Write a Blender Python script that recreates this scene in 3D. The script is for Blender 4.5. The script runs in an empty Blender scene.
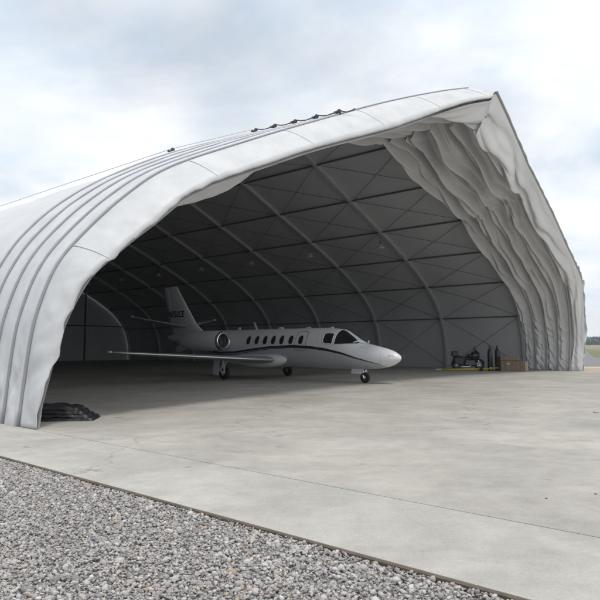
import bpy, math, random
import numpy as np
from mathutils import Vector, Matrix, noise

random.seed(7)
C = bpy.context.scene
COL = C.collection
R = math.radians

# ------------------------------------------------------------------ camera, world, sun, exposure
cam_d = bpy.data.cameras.new('camera'); cam = bpy.data.objects.new('camera', cam_d); COL.objects.link(cam)
cam.location = (0, 0, 1.7); cam.rotation_euler = (R(90 + 4.384), 0, 0)
cam_d.sensor_width = 36; cam_d.lens = 36; cam_d.clip_start = .1; cam_d.clip_end = 6000
C.camera = cam

SUN_DIR = Vector((.25, -.36, 1.0)).normalized()       # towards the sun
sun_el = math.asin(SUN_DIR.z)
SKY_STRENGTH = .10
w = bpy.data.worlds.new('World'); C.world = w; w.use_nodes = True
nt = w.node_tree; nt.nodes.clear()
def N(t, typ, **kw):
    n = t.nodes.new(typ)
    for k, v in kw.items(): setattr(n, k, v)
    return n
def L(t, a, b): t.links.new(a, b)
out = N(nt, 'ShaderNodeOutputWorld'); bg = N(nt, 'ShaderNodeBackground'); bg.inputs[1].default_value = SKY_STRENGTH
sky = N(nt, 'ShaderNodeTexSky', sky_type='NISHITA', sun_disc=False)
sky.sun_elevation = sun_el; sky.sun_rotation = math.atan2(SUN_DIR.x, SUN_DIR.y); sky.dust_density = 3.0; sky.air_density = 1.0
tc = N(nt, 'ShaderNodeTexCoord')
sep = N(nt, 'ShaderNodeSeparateXYZ'); L(nt, tc.outputs['Generated'], sep.inputs[0])
# project the direction on a cloud layer: (x, y) / (z + .25)
ad = N(nt, 'ShaderNodeMath', operation='ADD'); L(nt, sep.outputs[2], ad.inputs[0]); ad.inputs[1].default_value = .22
mx = N(nt, 'ShaderNodeMath', operation='MAXIMUM'); L(nt, ad.outputs[0], mx.inputs[0]); mx.inputs[1].default_value = .05
dx = N(nt, 'ShaderNodeMath', operation='DIVIDE'); L(nt, sep.outputs[0], dx.inputs[0]); L(nt, mx.outputs[0], dx.inputs[1])
dy = N(nt, 'ShaderNodeMath', operation='DIVIDE'); L(nt, sep.outputs[1], dy.inputs[0]); L(nt, mx.outputs[0], dy.inputs[1])
cmb = N(nt, 'ShaderNodeCombineXYZ'); L(nt, dx.outputs[0], cmb.inputs[0]); L(nt, dy.outputs[0], cmb.inputs[1])
CLOUD_OFF = (3.1, .4, 0)
mp = N(nt, 'ShaderNodeMapping'); L(nt, cmb.outputs[0], mp.inputs[0]); mp.inputs['Location'].default_value = CLOUD_OFF
n1 = N(nt, 'ShaderNodeTexNoise'); L(nt, mp.outputs[0], n1.inputs['Vector'])
n1.inputs['Scale'].default_value = 1.1; n1.inputs['Detail'].default_value = 7; n1.inputs['Roughness'].default_value = .52; n1.inputs['Distortion'].default_value = .3
dist = N(nt, 'ShaderNodeVectorMath', operation='DISTANCE'); L(nt, cmb.outputs[0], dist.inputs[0]); dist.inputs[1].default_value = (-.02, 1.50, 0)
hole = N(nt, 'ShaderNodeMapRange', interpolation_type='SMOOTHSTEP'); L(nt, dist.outputs['Value'], hole.inputs[0])
hole.inputs[1].default_value = .12; hole.inputs[2].default_value = .75; hole.inputs[3].default_value = -.15; hole.inputs[4].default_value = .12
sm = N(nt, 'ShaderNodeMath', operation='ADD'); L(nt, n1.outputs[0], sm.inputs[0]); L(nt, hole.outputs[0], sm.inputs[1])
cov = N(nt, 'ShaderNodeMapRange'); L(nt, sm.outputs[0], cov.inputs[0])
cov.inputs[1].default_value = .36; cov.inputs[2].default_value = .56; cov.inputs[3].default_value = .62; cov.inputs[4].default_value = .99
n2 = N(nt, 'ShaderNodeTexNoise'); L(nt, mp.outputs[0], n2.inputs['Vector'])
n2.inputs['Scale'].default_value = 2.2; n2.inputs['Detail'].default_value = 6; n2.inputs['Roughness'].default_value = .55
cr = N(nt, 'ShaderNodeValToRGB'); L(nt, n2.outputs[0], cr.inputs[0])
CL = 11.2
cr.color_ramp.elements[0].position = .36; cr.color_ramp.elements[0].color = (.74, .83, .93, 1)
cr.color_ramp.elements[1].position = .62; cr.color_ramp.elements[1].color = (.99, 1.0, 1.0, 1)
vm = N(nt, 'ShaderNodeVectorMath', operation='SCALE'); L(nt, cr.outputs[0], vm.inputs[0]); vm.inputs['Scale'].default_value = CL
mixc = N(nt, 'ShaderNodeMix', data_type='RGBA'); L(nt, cov.outputs[0], mixc.inputs[0]); L(nt, sky.outputs[0], mixc.inputs[6]); L(nt, vm.outputs[0], mixc.inputs[7])
L(nt, mixc.outputs[2], bg.inputs[0]); L(nt, bg.outputs[0], out.inputs[0])

sd = bpy.data.lights.new('sun', 'SUN'); sun = bpy.data.objects.new('sun', sd); COL.objects.link(sun)
sd.energy = 1.75; sd.angle = R(8); sd.color = (1, .965, .91)
sun.rotation_euler = SUN_DIR.to_track_quat('Z', 'Y').to_euler(); sun.location = (0, 0, 60)

C.view_settings.view_transform = 'Standard'; C.view_settings.look = 'None'
C.view_settings.gamma = 1; C.view_settings.use_curve_mapping = False; C.view_settings.exposure = 0.0
C.cycles.use_denoising = True; C.cycles.max_bounces = 8; C.cycles.diffuse_bounces = 3; C.cycles.sample_clamp_indirect = 6

# ------------------------------------------------------------------ helpers
class MB:
    """collects geometry and links it as ONE mesh object"""
    def __init__(s): s.v = []; s.f = []; s.mi = []
    def add(s, vs, fs, m=0):
        o = len(s.v); s.v += [tuple(v) for v in vs]; s.f += [tuple(i + o for i in f) for f in fs]; s.mi += [m] * len(fs); return s
    def box(s, c, d, rot=None, m=0, taper=1.0):
        hx, hy, hz = [q / 2 for q in d]; vs = []
        for z in (-1, 1):
            t = taper if z > 0 else 1
            for x, y in ((-1, -1), (1, -1), (1, 1), (-1, 1)): vs.append(Vector((x * hx * t, y * hy * t, z * hz)))
        if rot is not None: vs = [rot @ v for v in vs]
        vs = [v + Vector(c) for v in vs]
        return s.add(vs, [(0, 3, 2, 1), (4, 5, 6, 7), (0, 1, 5, 4), (1, 2, 6, 5), (2, 3, 7, 6), (3, 0, 4, 7)], m)
    def tube(s, pts, rad, n=8, m=0, closed=False, flat=None):
        pts = [Vector(p) for p in pts]; k = len(pts)
        rs = rad if isinstance(rad, (list, tuple)) else [rad] * k
        vs = []; up = None
        for i, p in enumerate(pts):
            t = (pts[min(i + 1, k - 1)] - pts[max(i - 1, 0)]).normalized()
            if up is None:
                a = Vector((0, 0, 1)) if abs(t.z) < .9 else Vector((1, 0, 0))
                up = (a - t * a.dot(t)).normalized()
            else: up = (up - t * up.dot(t)).normalized()
            sd_ = t.cross(up)
            for j in range(n):
                an = 2 * math.pi * j / n
                vs.append(p + (sd_ * math.cos(an) + up * math.sin(an)) * rs[i])
        fs = [(i * n + j, i * n + (j + 1) % n, (i + 1) * n + (j + 1) % n, (i + 1) * n + j) for i in range(k - 1) for j in range(n)]
        fs += [tuple(range(n))[::-1], tuple(range((k - 1) * n, k * n))]
        return s.add(vs, fs, m)
    def grid(s, P, m=0, wrap=False, flip=False):
        nu, nv = P.shape[:2]; fs = []
        for i in range(nu - 1):
            for j in range(nv if wrap else nv - 1):
                q = (i * nv + j, i * nv + (j + 1) % nv, (i + 1) * nv + (j + 1) % nv, (i + 1) * nv + j)
                fs.append(q[::-1] if flip else q)
        return s.add(P.reshape(-1, 3), fs, m)
    def lathe(s, prof, n=24, axis='z', c=(0, 0, 0), m=0, cap=True):
        vs = []
        for r, h in prof:
            for j in range(n):
                a = 2 * math.pi * j / n; x, y = r * math.cos(a), r * math.sin(a)
                v = {'z': (x, y, h), 'x': (h, x, y), 'y': (y, h, x)}[axis]
                vs.append((v[0] + c[0], v[1] + c[1], v[2] + c[2]))
        k = len(prof)
        fs = [(i * n + j, i * n + (j + 1) % n, (i + 1) * n + (j + 1) % n, (i + 1) * n + j) for i in range(k - 1) for j in range(n)]
        if cap: fs += [tuple(range(n))[::-1], tuple(range((k - 1) * n, k * n))]
        return s.add(vs, fs, m)
    def build(s, name, mat, parent=None, smooth=False, solid=0, bevel=0, subd=0, offset=0):
        me = bpy.data.meshes.new(name); me.from_pydata(s.v, [], s.f)
        for mm in (mat if isinstance(mat, (list, tuple)) else [mat]): me.materials.append(mm)
        me.polygons.foreach_set('material_index', s.mi)
        if smooth: me.polygons.foreach_set('use_smooth', [True] * len(me.polygons))
        me.update()
        o = bpy.data.objects.new(name, me); COL.objects.link(o)
        if parent: o.parent = parent
        if solid: md = o.modifiers.new('Solid', 'SOLIDIFY'); md.thickness = solid; md.offset = offset
        if bevel: md = o.modifiers.new('Bevel', 'BEVEL'); md.width = bevel; md.segments = 2; md.limit_method = 'ANGLE'
        if subd: md = o.modifiers.new('Sub', 'SUBSURF'); md.levels = subd; md.render_levels = subd
        return o

def tag(o, label=None, cat=None, group=None, kind=None):
    if label: o['label'] = label
    if cat: o['category'] = cat
    if group: o['group'] = group
    if kind: o['kind'] = kind
    return o
def empty(name, loc=(0, 0, 0), rz=0):
    o = bpy.data.objects.new(name, None); COL.objects.link(o); o.location = loc; o.rotation_euler = (0, 0, rz); o.empty_display_size = .3
    return o

# ------------------------------------------------------------------ materials
def mat(name, col, rough=.6, metal=0, var=0, vscale=3, bump=0, bscale=20, trans=0, spec=.5, coord='Object', col2=None, detail=6):
    m = bpy.data.materials.new(name); m.use_nodes = True; t = m.node_tree; b = t.nodes['Principled BSDF']
    b.inputs['Base Color'].default_value = (*col, 1); b.inputs['Roughness'].default_value = rough; b.inputs['Metallic'].default_value = metal
    b.inputs['Specular IOR Level'].default_value = spec
    tcn = N(t, 'ShaderNodeTexCoord')
    if var or col2:
        n = N(t, 'ShaderNodeTexNoise'); n.inputs['Scale'].default_value = vscale; n.inputs['Detail'].default_value = detail; n.inputs['Roughness'].default_value = .6
        L(t, tcn.outputs[coord], n.inputs['Vector'])
        r = N(t, 'ShaderNodeValToRGB'); L(t, n.outputs[0], r.inputs[0])
        c2 = col2 or tuple(c * (1 - var) for c in col)
        r.color_ramp.elements[0].position = .34; r.color_ramp.elements[0].color = (*c2, 1)
        r.color_ramp.elements[1].position = .62; r.color_ramp.elements[1].color = (*col, 1)
        L(t, r.outputs[0], b.inputs['Base Color'])
    if bump:
        n = N(t, 'ShaderNodeTexNoise'); n.inputs['Scale'].default_value = bscale; n.inputs['Detail'].default_value = 5
        L(t, tcn.outputs[coord], n.inputs['Vector'])
        bp = N(t, 'ShaderNodeBump'); bp.inputs['Strength'].default_value = bump; bp.inputs['Distance'].default_value = .02
        L(t, n.outputs[0], bp.inputs['Height']); L(t, bp.outputs[0], b.inputs['Normal'])
    if trans:
        tr = N(t, 'ShaderNodeBsdfTranslucent'); tr.inputs[0].default_value = (*col, 1); ms = N(t, 'ShaderNodeMixShader'); ms.inputs[0].default_value = trans
        L(t, b.outputs[0], ms.inputs[1]); L(t, tr.outputs[0], ms.inputs[2]); L(t, ms.outputs[0], t.nodes['Material Output'].inputs[0])
    return m

M = {}
M['skin'] = mat('white_vinyl', (.62, .625, .64), .5, var=.10, vscale=.9, bump=.35, bscale=3.0)
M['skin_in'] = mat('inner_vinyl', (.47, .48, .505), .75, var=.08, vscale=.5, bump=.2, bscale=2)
M['hood'] = mat('hood_vinyl', (.64, .645, .66), .5, var=.14, vscale=1.3, bump=.5, bscale=3.5, trans=.03)
M['drape'] = mat('curtain_vinyl', (.66, .66, .665), .6, var=.07, vscale=1.0, bump=.2, bscale=5, trans=.10)
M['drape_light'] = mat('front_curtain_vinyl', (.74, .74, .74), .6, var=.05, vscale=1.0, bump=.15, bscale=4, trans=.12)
M['rear'] = mat('rear_vinyl', (.56, .58, .61), .7, var=.06, vscale=.5, trans=.0)
M['alu'] = mat('grey_aluminium', (.54, .55, .57), .5, metal=.3, var=.1, vscale=4)
M['purlin'] = mat('purlin_steel', (.12, .123, .13), .5, metal=.2)
M['steel_dark'] = mat('dark_steel', (.07, .072, .08), .5, metal=.3)
M['cable'] = mat('cable_steel', (.10, .10, .11), .5, metal=.5)
M['seam'] = mat('grey_seam', (.30, .31, .35), .6)
M['jet'] = mat('white_jet_paint', (.72, .73, .755), .22, var=.03, vscale=2)
M['jet_wing_shade'] = mat('wing_shade_grey', (.24, .245, .26), .35)  # wing and tailplane underside shade, set as one dark colour
M['satin'] = mat('satin_metal', (.80, .80, .82), .35, metal=.6)
M['jet_grey'] = mat('grey_jet_paint', (.42, .43, .46), .3)
M['chrome'] = mat('polished_metal', (.75, .75, .77), .18, metal=1)
M['navy'] = mat('dark_blue_paint', (.012, .014, .028), .3)
M['glass'] = mat('dark_glass', (.010, .011, .013), .06)
M['black'] = mat('black_rubber', (.015, .015, .016), .75, var=.2, vscale=20)
M['blackgloss'] = mat('black_paint', (.02, .02, .022), .25)
M['maroon'] = mat('maroon_paint', (.045, .010, .010), .25)
M['yellow'] = mat('yellow_paint', (.62, .50, .03), .5, var=.15, vscale=8)
M['tarp'] = mat('black_tarpaulin', (.013, .013, .015), .5, var=.3, vscale=6, bump=.8, bscale=9)
M['brown'] = mat('brown_cardboard', (.20, .145, .10), .85, var=.25, vscale=5)
M['pale'] = mat('pale_cardboard', (.42, .37, .32), .85, var=.2, vscale=5)
M['white'] = mat('white_enamel', (.75, .75, .73), .4)
M['red'] = mat('red_lens', (.4, .01, .01), .3)

# ------------------------------------------------------------------ hangar frame of reference: a across, s back, h up
F = Vector((-5.3586, 12.3446, 0)); ER = math.atan2(.75989, .65005); e = Vector((.65005, .75989, 0)); nv_ = Vector((.75989, -.65005, 0))
W = 37.93
def HW(a, s, h=0): return F + e * a - nv_ * s + Vector((0, 0, h))

# ------------------------------------------------------------------ ground
def ground_mat(name, c1, c2, sc, rough=.9, bump=.3, bs=8):
    return mat(name, c1, rough, col2=c2, vscale=sc, bump=bump, bscale=bs, coord='Object')
g = MB()
nn = 60
xs = np.linspace(-1, 1, nn + 1); G = np.zeros((nn + 1, nn + 1, 3))
for i, x in enumerate(xs):
    for j, y in enumerate(xs):
        X = 3000 * x * abs(x); Y = 3000 * y * abs(y); d = math.hypot(X, Y)
        z = -.12 + 2.7 * min(1, max(0, (d - 260) / 300)) ** 2 - .0
        G[i, j] = (X, Y, z)
g.grid(G)
gm = mat('dry_grass_ground', (.27, .235, .165), .95, col2=(.17, .16, .09), vscale=.03)
tag(g.build('ground', gm, None, smooth=True), kind='structure')

# concrete
def concrete(name, c1, c2, c3):
    m = bpy.data.materials.new(name); m.use_nodes = True; t = m.node_tree; b = t.nodes['Principled BSDF']; b.inputs['Roughness'].default_value = .82
    b.inputs['Specular IOR Level'].default_value = .3
    tcn = N(t, 'ShaderNodeTexCoord')
    def noi(sc, det, ro, dist=0, stretch=None):
        n = N(t, 'ShaderNodeTexNoise'); n.inputs['Scale'].default_value = sc; n.inputs['Detail'].default_value = det; n.inputs['Roughness'].default_value = ro; n.inputs['Distortion'].default_value = dist
        if stretch:
            mpn = N(t, 'ShaderNodeMapping'); mpn.inputs['Scale'].default_value = stretch; L(t, tcn.outputs['Object'], mpn.inputs[0]); L(t, mpn.outputs[0], n.inputs['Vector'])
        else: L(t, tcn.outputs['Object'], n.inputs['Vector'])
        return n
    a = noi(.28, 8, .62, .8); r = N(t, 'ShaderNodeValToRGB'); L(t, a.outputs[0], r.inputs[0])
    r.color_ramp.elements[0].position = .36; r.color_ramp.elements[0].color = (*c2, 1); r.color_ramp.elements[1].position = .62; r.color_ramp.elements[1].color = (*c1, 1)
    # wavy wash marks and tyre-brushed streaks
    s1 = noi(.7, 7, .62, .9, (.8, 1.1, 1)); r2 = N(t, 'ShaderNodeValToRGB'); L(t, s1.outputs[0], r2.inputs[0])
    r2.color_ramp.elements[0].position = .42; r2.color_ramp.elements[0].color = (.93, .93, .93, 1); r2.color_ramp.elements[1].position = .60; r2.color_ramp.elements[1].color = (1.06, 1.06, 1.055, 1)
    mu = N(t, 'ShaderNodeMix', data_type='RGBA', blend_type='MULTIPLY'); mu.inputs[0].default_value = 1; L(t, r.outputs[0], mu.inputs[6]); L(t, r2.outputs[0], mu.inputs[7])
    # small dark stains
    s2 = noi(1.7, 3, .5, .4); r3 = N(t, 'ShaderNodeValToRGB'); L(t, s2.outputs[0], r3.inputs[0])
    r3.color_ramp.elements[0].position = .24; r3.color_ramp.elements[0].color = (.62, .60, .56, 1); r3.color_ramp.elements[1].position = .31; r3.color_ramp.elements[1].color = (1, 1, 1, 1)
    mu2 = N(t, 'ShaderNodeMix', data_type='RGBA', blend_type='MULTIPLY'); mu2.inputs[0].default_value = 1; L(t, mu.outputs[2], mu2.inputs[6]); L(t, r3.outputs[0], mu2.inputs[7])
    s5 = noi(2.6, 12, .78, .3); r5 = N(t, 'ShaderNodeValToRGB'); L(t, s5.outputs[0], r5.inputs[0])
    r5.color_ramp.elements[0].position = .38; r5.color_ramp.elements[0].color = (.90, .895, .88, 1); r5.color_ramp.elements[1].position = .60; r5.color_ramp.elements[1].color = (1.04, 1.04, 1.04, 1)
    # pale scrape arcs and hairline cracks
    wv = N(t, 'ShaderNodeTexVoronoi', feature='DISTANCE_TO_EDGE'); wv.inputs['Scale'].default_value = .13; nz = noi(.5, 6, .6); av = N(t, 'ShaderNodeVectorMath', operation='ADD'); L(t, tcn.outputs['Object'], av.inputs[0]); sv = N(t, 'ShaderNodeVectorMath', operation='SCALE'); L(t, nz.outputs['Color'], sv.inputs[0]); sv.inputs['Scale'].default_value = 3.0; L(t, sv.outputs[0], av.inputs[1]); L(t, av.outputs[0], wv.inputs['Vector'])
    r6 = N(t, 'ShaderNodeValToRGB'); L(t, wv.outputs['Distance'], r6.inputs[0]); r6.color_ramp.elements[0].position = .0; r6.color_ramp.elements[0].color = (.72, .71, .69, 1); r6.color_ramp.elements[1].position = .0022; r6.color_ramp.elements[1].color = (1, 1, 1, 1)
    m5 = N(t, 'ShaderNodeMix', data_type='RGBA', blend_type='MULTIPLY'); m5.inputs[0].default_value = 1; L(t, r5.outputs[0], m5.inputs[6]); L(t, r6.outputs[0], m5.inputs[7])
    m6 = N(t, 'ShaderNodeMix', data_type='RGBA', blend_type='MULTIPLY'); m6.inputs[0].default_value = 1; L(t, mu2.outputs[2], m6.inputs[6]); L(t, m5.outputs[2], m6.inputs[7]); mu2 = m6
    # fine sandy speckle
    s4 = noi(38, 6, .75); r4 = N(t, 'ShaderNodeValToRGB'); L(t, s4.outputs[0], r4.inputs[0])
    r4.color_ramp.elements[0].position = .3; r4.color_ramp.elements[0].color = (.86, .86, .85, 1); r4.color_ramp.elements[1].position = .7; r4.color_ramp.elements[1].color = (1.1, 1.1, 1.1, 1)
    mu3 = N(t, 'ShaderNodeMix', data_type='RGBA', blend_type='MULTIPLY'); mu3.inputs[0].default_value = 1; L(t, mu2.outputs[2], mu3.inputs[6]); L(t, r4.outputs[0], mu3.inputs[7])
    L(t, mu3.outputs[2], b.inputs['Base Color'])
    bp = N(t, 'ShaderNodeBump'); bp.inputs['Strength'].default_value = .25; bp.inputs['Distance'].default_value = .004; L(t, s4.outputs[0], bp.inputs['Height']); L(t, bp.outputs[0], b.inputs['Normal'])
    return m
M['conc'] = concrete('apron_concrete', (.465, .44, .405), (.375, .355, .327), None)
M['conc2'] = concrete('edge_slab_concrete', (.465, .448, .42), (.40, .387, .362), None)
def sheet(name, pts, z, m, thick=.2):
    b = MB(); k = len(pts)
    b.add([(p[0], p[1], z) for p in pts] + [(p[0], p[1], z - thick) for p in pts],
          [tuple(range(k))] + [tuple(range(2 * k - 1, k - 1, -1))] + [(i, i + k, (i + 1) % k + k, (i + 1) % k) for i in range(k)])
    return tag(b.build(name, m), kind='structure')
def P2(a, s): p = HW(a, s); return (p.x, p.y)
# main apron and hangar floor; joint groove 25 mm wide along a = 0
apron = sheet('apron', [P2(.012, -34), P2(.012, 56), P2(38.4, 56), P2(38.4, -.05), (24.5, 41.4), (90, 41.8), (90, -12), P2(30, -34)], .0, M['conc'])
slab = sheet('edge_slab', [P2(-1.72, -34), P2(-1.72, 56), P2(-.012, 56), P2(-.012, -34)], .002, M['conc2'])
sheet('joint', [P2(-.012, -34), P2(-.012, 56), P2(.012, 56), P2(.012, -34)], -.012, mat('joint_filler', (.10, .09, .075), .9))
edge = sheet('slab_edging', [P2(-1.765, -34), P2(-1.765, 56), P2(-1.722, 56), P2(-1.722, -34)], -.004, mat('weathered_timber', (.13, .10, .075), .9, var=.4, vscale=6))
# verge, road, grass beyond the far corner
sheet('dirt_verge', [P2(38.42, 56), P2(75, 56), (110, 47), (110, 41.85), (24.55, 41.45), P2(38.42, .02)], -.008, mat('sandy_dirt', (.42, .31, .21), .95, col2=(.34, .27, .19), vscale=.5))
sheet('path', [(22.5, 47.5), (22, 49), (60, 56), (110, 59), (110, 54)], -.002, mat('pale_sand', (.52, .49, .44), .95, var=.15, vscale=.6))
road = sheet('road', [(24, 50.5), (26, 60), (50, 120), (100, 260), (126, 262), (90, 160), (66, 120), (60, 104), (62, 92), (75, 84), (110, 80), (110, 60), (60, 57)], .004, mat('grey_asphalt', (.20, .20, .205), .9, var=.12, vscale=.8))
sheet('grass', [(121, 257), (90, 189), (71.5, 149), (57.3, 119), (49.6, 102.5), (44.2, 90.2), (47, 84), (70, 77), (130, 72), (400, 90), (400, 420), (150, 400)], .008, mat('field_grass', (.175, .165, .07), .95, col2=(.10, .13, .045), vscale=.06))
sheet('dry_field', [(110, 215), (300, 180), (420, 150), (420, 300), (125, 260)], .014, mat('dry_field_grass', (.30, .245, .14), .95, col2=(.2, .17, .09), vscale=.03))

# gravel
gp = sheet('gravel_bed', [P2(-1.778, -34), P2(-24, -34), P2(-24, 56), P2(-1.778, 56)], -.045, mat('gravel_base', (.20, .19, .18), .95, col2=(.30, .29, .28), vscale=30, bump=.6, bscale=45))
def gravel():
    rng = np.random.default_rng(5)
    ico_v = []; t_ = (1 + 5 ** .5) / 2
    for a, b_ in ((-1, t_), (1, t_), (-1, -t_), (1, -t_)): ico_v += [(a, b_, 0)]
    for a, b_ in ((-1, t_), (1, t_), (-1, -t_), (1, -t_)): ico_v += [(0, a, b_)]
    for a, b_ in ((-1, t_), (1, t_), (-1, -t_), (1, -t_)): ico_v += [(b_, 0, a)]
    V = np.array(ico_v); V /= np.linalg.norm(V[0])
    from itertools import combinations
    Fc = []
    for tri in combinations(range(12), 3):
        d = [np.linalg.norm(V[tri[i]] - V[tri[j]]) for i, j in ((0, 1), (1, 2), (0, 2))]
        if max(d) < 1.2:
            nrm = np.cross(V[tri[1]] - V[tri[0]], V[tri[2]] - V[tri[0]])
            Fc.append(tri if nrm @ V[tri[0]] > 0 else (tri[0], tri[2], tri[1]))
    Fc = np.array(Fc)
    pts = []
    # dense near the camera, thinning with distance
    for (s0, s1, a0, a1, dens, smul) in ((-11.8, -2.2, -6.2, -1.755, 2900, .70), (-2.2, 4.0, -5.2, -1.755, 1500, .92), (-16, -11.8, -6, -1.8, 500, 1.3)):
        k = int((s1 - s0) * (a1 - a0) * dens)
        aa = rng.uniform(a0, a1, k); ss = rng.uniform(s0, s1, k); sz = rng.lognormal(math.log(.0165 * smul), .40, k)
        zz = rng.uniform(-.044, -.012, k)
        # let the stones heap gently
        pts.append(np.stack([aa, ss, zz, np.clip(sz, .008, .042)], 1))
    Q = np.concatenate(pts); K = len(Q)
    wob = rng.uniform(.52, 1.30, (K, 12, 1)); scl = rng.uniform(.6, 1.45, (K, 1, 3)); scl[..., 2] *= .72
    ang = rng.uniform(0, 6.283, K); ca, sa = np.cos(ang), np.sin(ang)
    P = V[None] * wob * scl * Q[:, 3][:, None, None]
    tilt = rng.uniform(-.6, .6, K); ct, st = np.cos(tilt), np.sin(tilt)
    y = P[..., 1] * ct[:, None] - P[..., 2] * st[:, None]; z = P[..., 1] * st[:, None] + P[..., 2] * ct[:, None]; x = P[..., 0]
    X = x * ca[:, None] - y * sa[:, None]; Y = x * sa[:, None] + y * ca[:, None]
    ax = F.x + e.x * Q[:, 0] - nv_.x * Q[:, 1]; ay = F.y + e.y * Q[:, 0] - nv_.y * Q[:, 1]
    vv = np.stack([X + ax[:, None], Y + ay[:, None], z + Q[:, 2][:, None]], -1).reshape(-1, 3)
    ff = (Fc[None] + (np.arange(K) * 12)[:, None, None]).reshape(-1, 3)
    me = bpy.data.meshes.new('gravel'); me.vertices.add(len(vv)); me.vertices.foreach_set('co', vv.ravel())
    me.loops.add(len(ff) * 3); me.loops.foreach_set('vertex_index', ff.ravel()); me.polygons.add(len(ff))
    me.polygons.foreach_set('loop_start', np.arange(0, len(ff) * 3, 3)); me.update(calc_edges=True)
    m = bpy.data.materials.new('gravel_stones'); m.use_nodes = True; t = m.node_tree; b = t.nodes['Principled BSDF']; b.inputs['Roughness'].default_value = .85
    ge = N(t, 'ShaderNodeNewGeometry'); r = N(t, 'ShaderNodeValToRGB'); L(t, ge.outputs['Random Per Island'], r.inputs[0]); r.color_ramp.interpolation = 'CONSTANT'
    cols = [(0, (.39, .37, .36)), (.16, (.29, .275, .27)), (.30, (.46, .44, .43)), (.44, (.34, .305, .29)), (.56, (.24, .23, .23)), (.66, (.43, .395, .36)), (.78, (.52, .50, .48)), (.90, (.36, .335, .335)), (.972, (.42, .30, .20)), (.985, (.58, .57, .56))]
    el = r.color_ramp.elements
    el[0].position = 0; el[0].color = (*cols[0][1], 1); el[1].position = cols[1][0]; el[1].color = (*cols[1][1], 1)
    for p, c in cols[2:]: q = el.new(p); q.color = (*c, 1)
    L(t, r.outputs[0], b.inputs['Base Color']); me.materials.append(m)
    o = bpy.data.objects.new('gravel', me); COL.objects.link(o)
    tag(o, 'loose pinkish grey gravel beside the concrete slab edge', 'gravel', kind='stuff')
gravel()

# ------------------------------------------------------------------ far wood
def treeline():
    rng = random.Random(3); b = MB()
    x = -500.0
    while x < 900:
        y = 640 + 60 * noise.noise(Vector((x * .004, 3, 0))); 
        hgt = 9.5 + 3.2 * noise.noise(Vector((x * .02, 0, 0))) + rng.uniform(-1.2, 1.2)
        # only dense where the photograph can look
        near = 150 < x < 900
        for k in range(150 if near else 24):
            r = rng.uniform(.7, 1.5) * (1 if near else 2.4); px = x + rng.gauss(0, 4); py = y + rng.gauss(0, 5)
            pz = 2.3 + rng.uniform(0, 1) ** .8 * hgt * (1 - .35 * abs(px - x) / 9)
            vs = []
            for q in range(5):
                an = rng.uniform(0, 6.28); el_ = rng.uniform(-1, 1)
                vs.append((px + r * math.cos(an), py + r * math.sin(an) * .8, pz + r * el_))
            b.add(vs, [(0, 1, 2), (1, 2, 3), (2, 3, 4), (0, 3, 4)])
        x += 5.5
    m = mat('far_foliage', (.085, .115, .085), .9, col2=(.055, .08, .06), vscale=.05)
    tag(b.build('treeline', m), 'distant dark blue-green line of woods beyond the airfield', 'woods', kind='stuff')
treeline()

# thin summer air over the airfield
b = MB(); b.box((200, 300, 24.5), (1900, 1500, 55)); hz = bpy.data.materials.new('haze_air'); hz.use_nodes = True; t = hz.node_tree; t.nodes.remove(t.nodes['Principled BSDF'])
pv = N(t, 'ShaderNodeVolumePrincipled'); pv.inputs['Color'].default_value = (.86, .92, 1, 1); pv.inputs['Density'].default_value = .00042; pv.inputs['Anisotropy'].default_value = .3
L(t, pv.outputs[0], t.nodes['Material Output'].inputs['Volume']); tag(b.build('haze', hz), 'thin pale haze over the airfield', 'haze', kind='stuff')

# ------------------------------------------------------------------ hangar
hangar = empty('fabric_hangar', F, ER)
tag(hangar, 'large white arched fabric hangar with open gathered front', 'hangar')
MAIN = [(0, 0), (.14, 1.7), (.34, 2.65), (.72, 3.65), (1.3, 4.6), (2.3, 5.65), (3.7, 6.68), (6.05, 8.02), (9.45, 9.57), (12.95, 11.07), (16.5, 12.58), (18.965, 13.62)]
HOOD_L = [(0, 0), (.1, 1.7), (.22, 2.5), (.53, 3.4), (1.1, 4.15), (2.1, 5.2), (3.3, 6.15), (5.9, 7.45), (8.4, 8.68), (12.9, 10.8), (16.5, 12.3), (18.965, 13.2)]
HOOD_R = [(0, 0), (.12, 1.7), (.32, 2.65), (.7, 3.65), (1.25, 4.85), (2.0, 6.0), (3.5, 6.85), (5.9, 7.95), (8.6, 9.25), (12.9, 11.05), (16.5, 12.4), (18.965, 13.2)]
def smooth_half(ctrl):
    cp = [Vector(c) for c in ctrl]; out_ = []
    ext = [cp[0] * 2 - cp[1]] + cp + [cp[-1] * 2 - cp[-2]]
    for i in range(1, len(ext) - 2):
        p0, p1, p2, p3 = ext[i - 1:i + 3]
        for k in range(12):
            t = k / 12; out_.append(.5 * ((2 * p1) + (p2 - p0) * t + (2 * p0 - 5 * p1 + 4 * p2 - p3) * t * t + (3 * p1 - p0 - 3 * p2 + p3) * t ** 3))
    out_.append(cp[-1]); return out_
def whole(lc, rc):
    l, r = smooth_half(lc), smooth_half(rc); return np.array([(p.x, p.y) for p in l] + [(W - p.x, p.y) for p in r[-2::-1]])
CM, CH = whole(MAIN, MAIN), whole(HOOD_L, HOOD_R)
def arclen(c): return np.concatenate([[0], np.cumsum(np.hypot(*np.diff(c, axis=0).T))])
_A = CM; _S = arclen(CM); LEN = _S[-1]; arc = list(_S); full = [Vector(p) for p in CM]
_cache = {}
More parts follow.
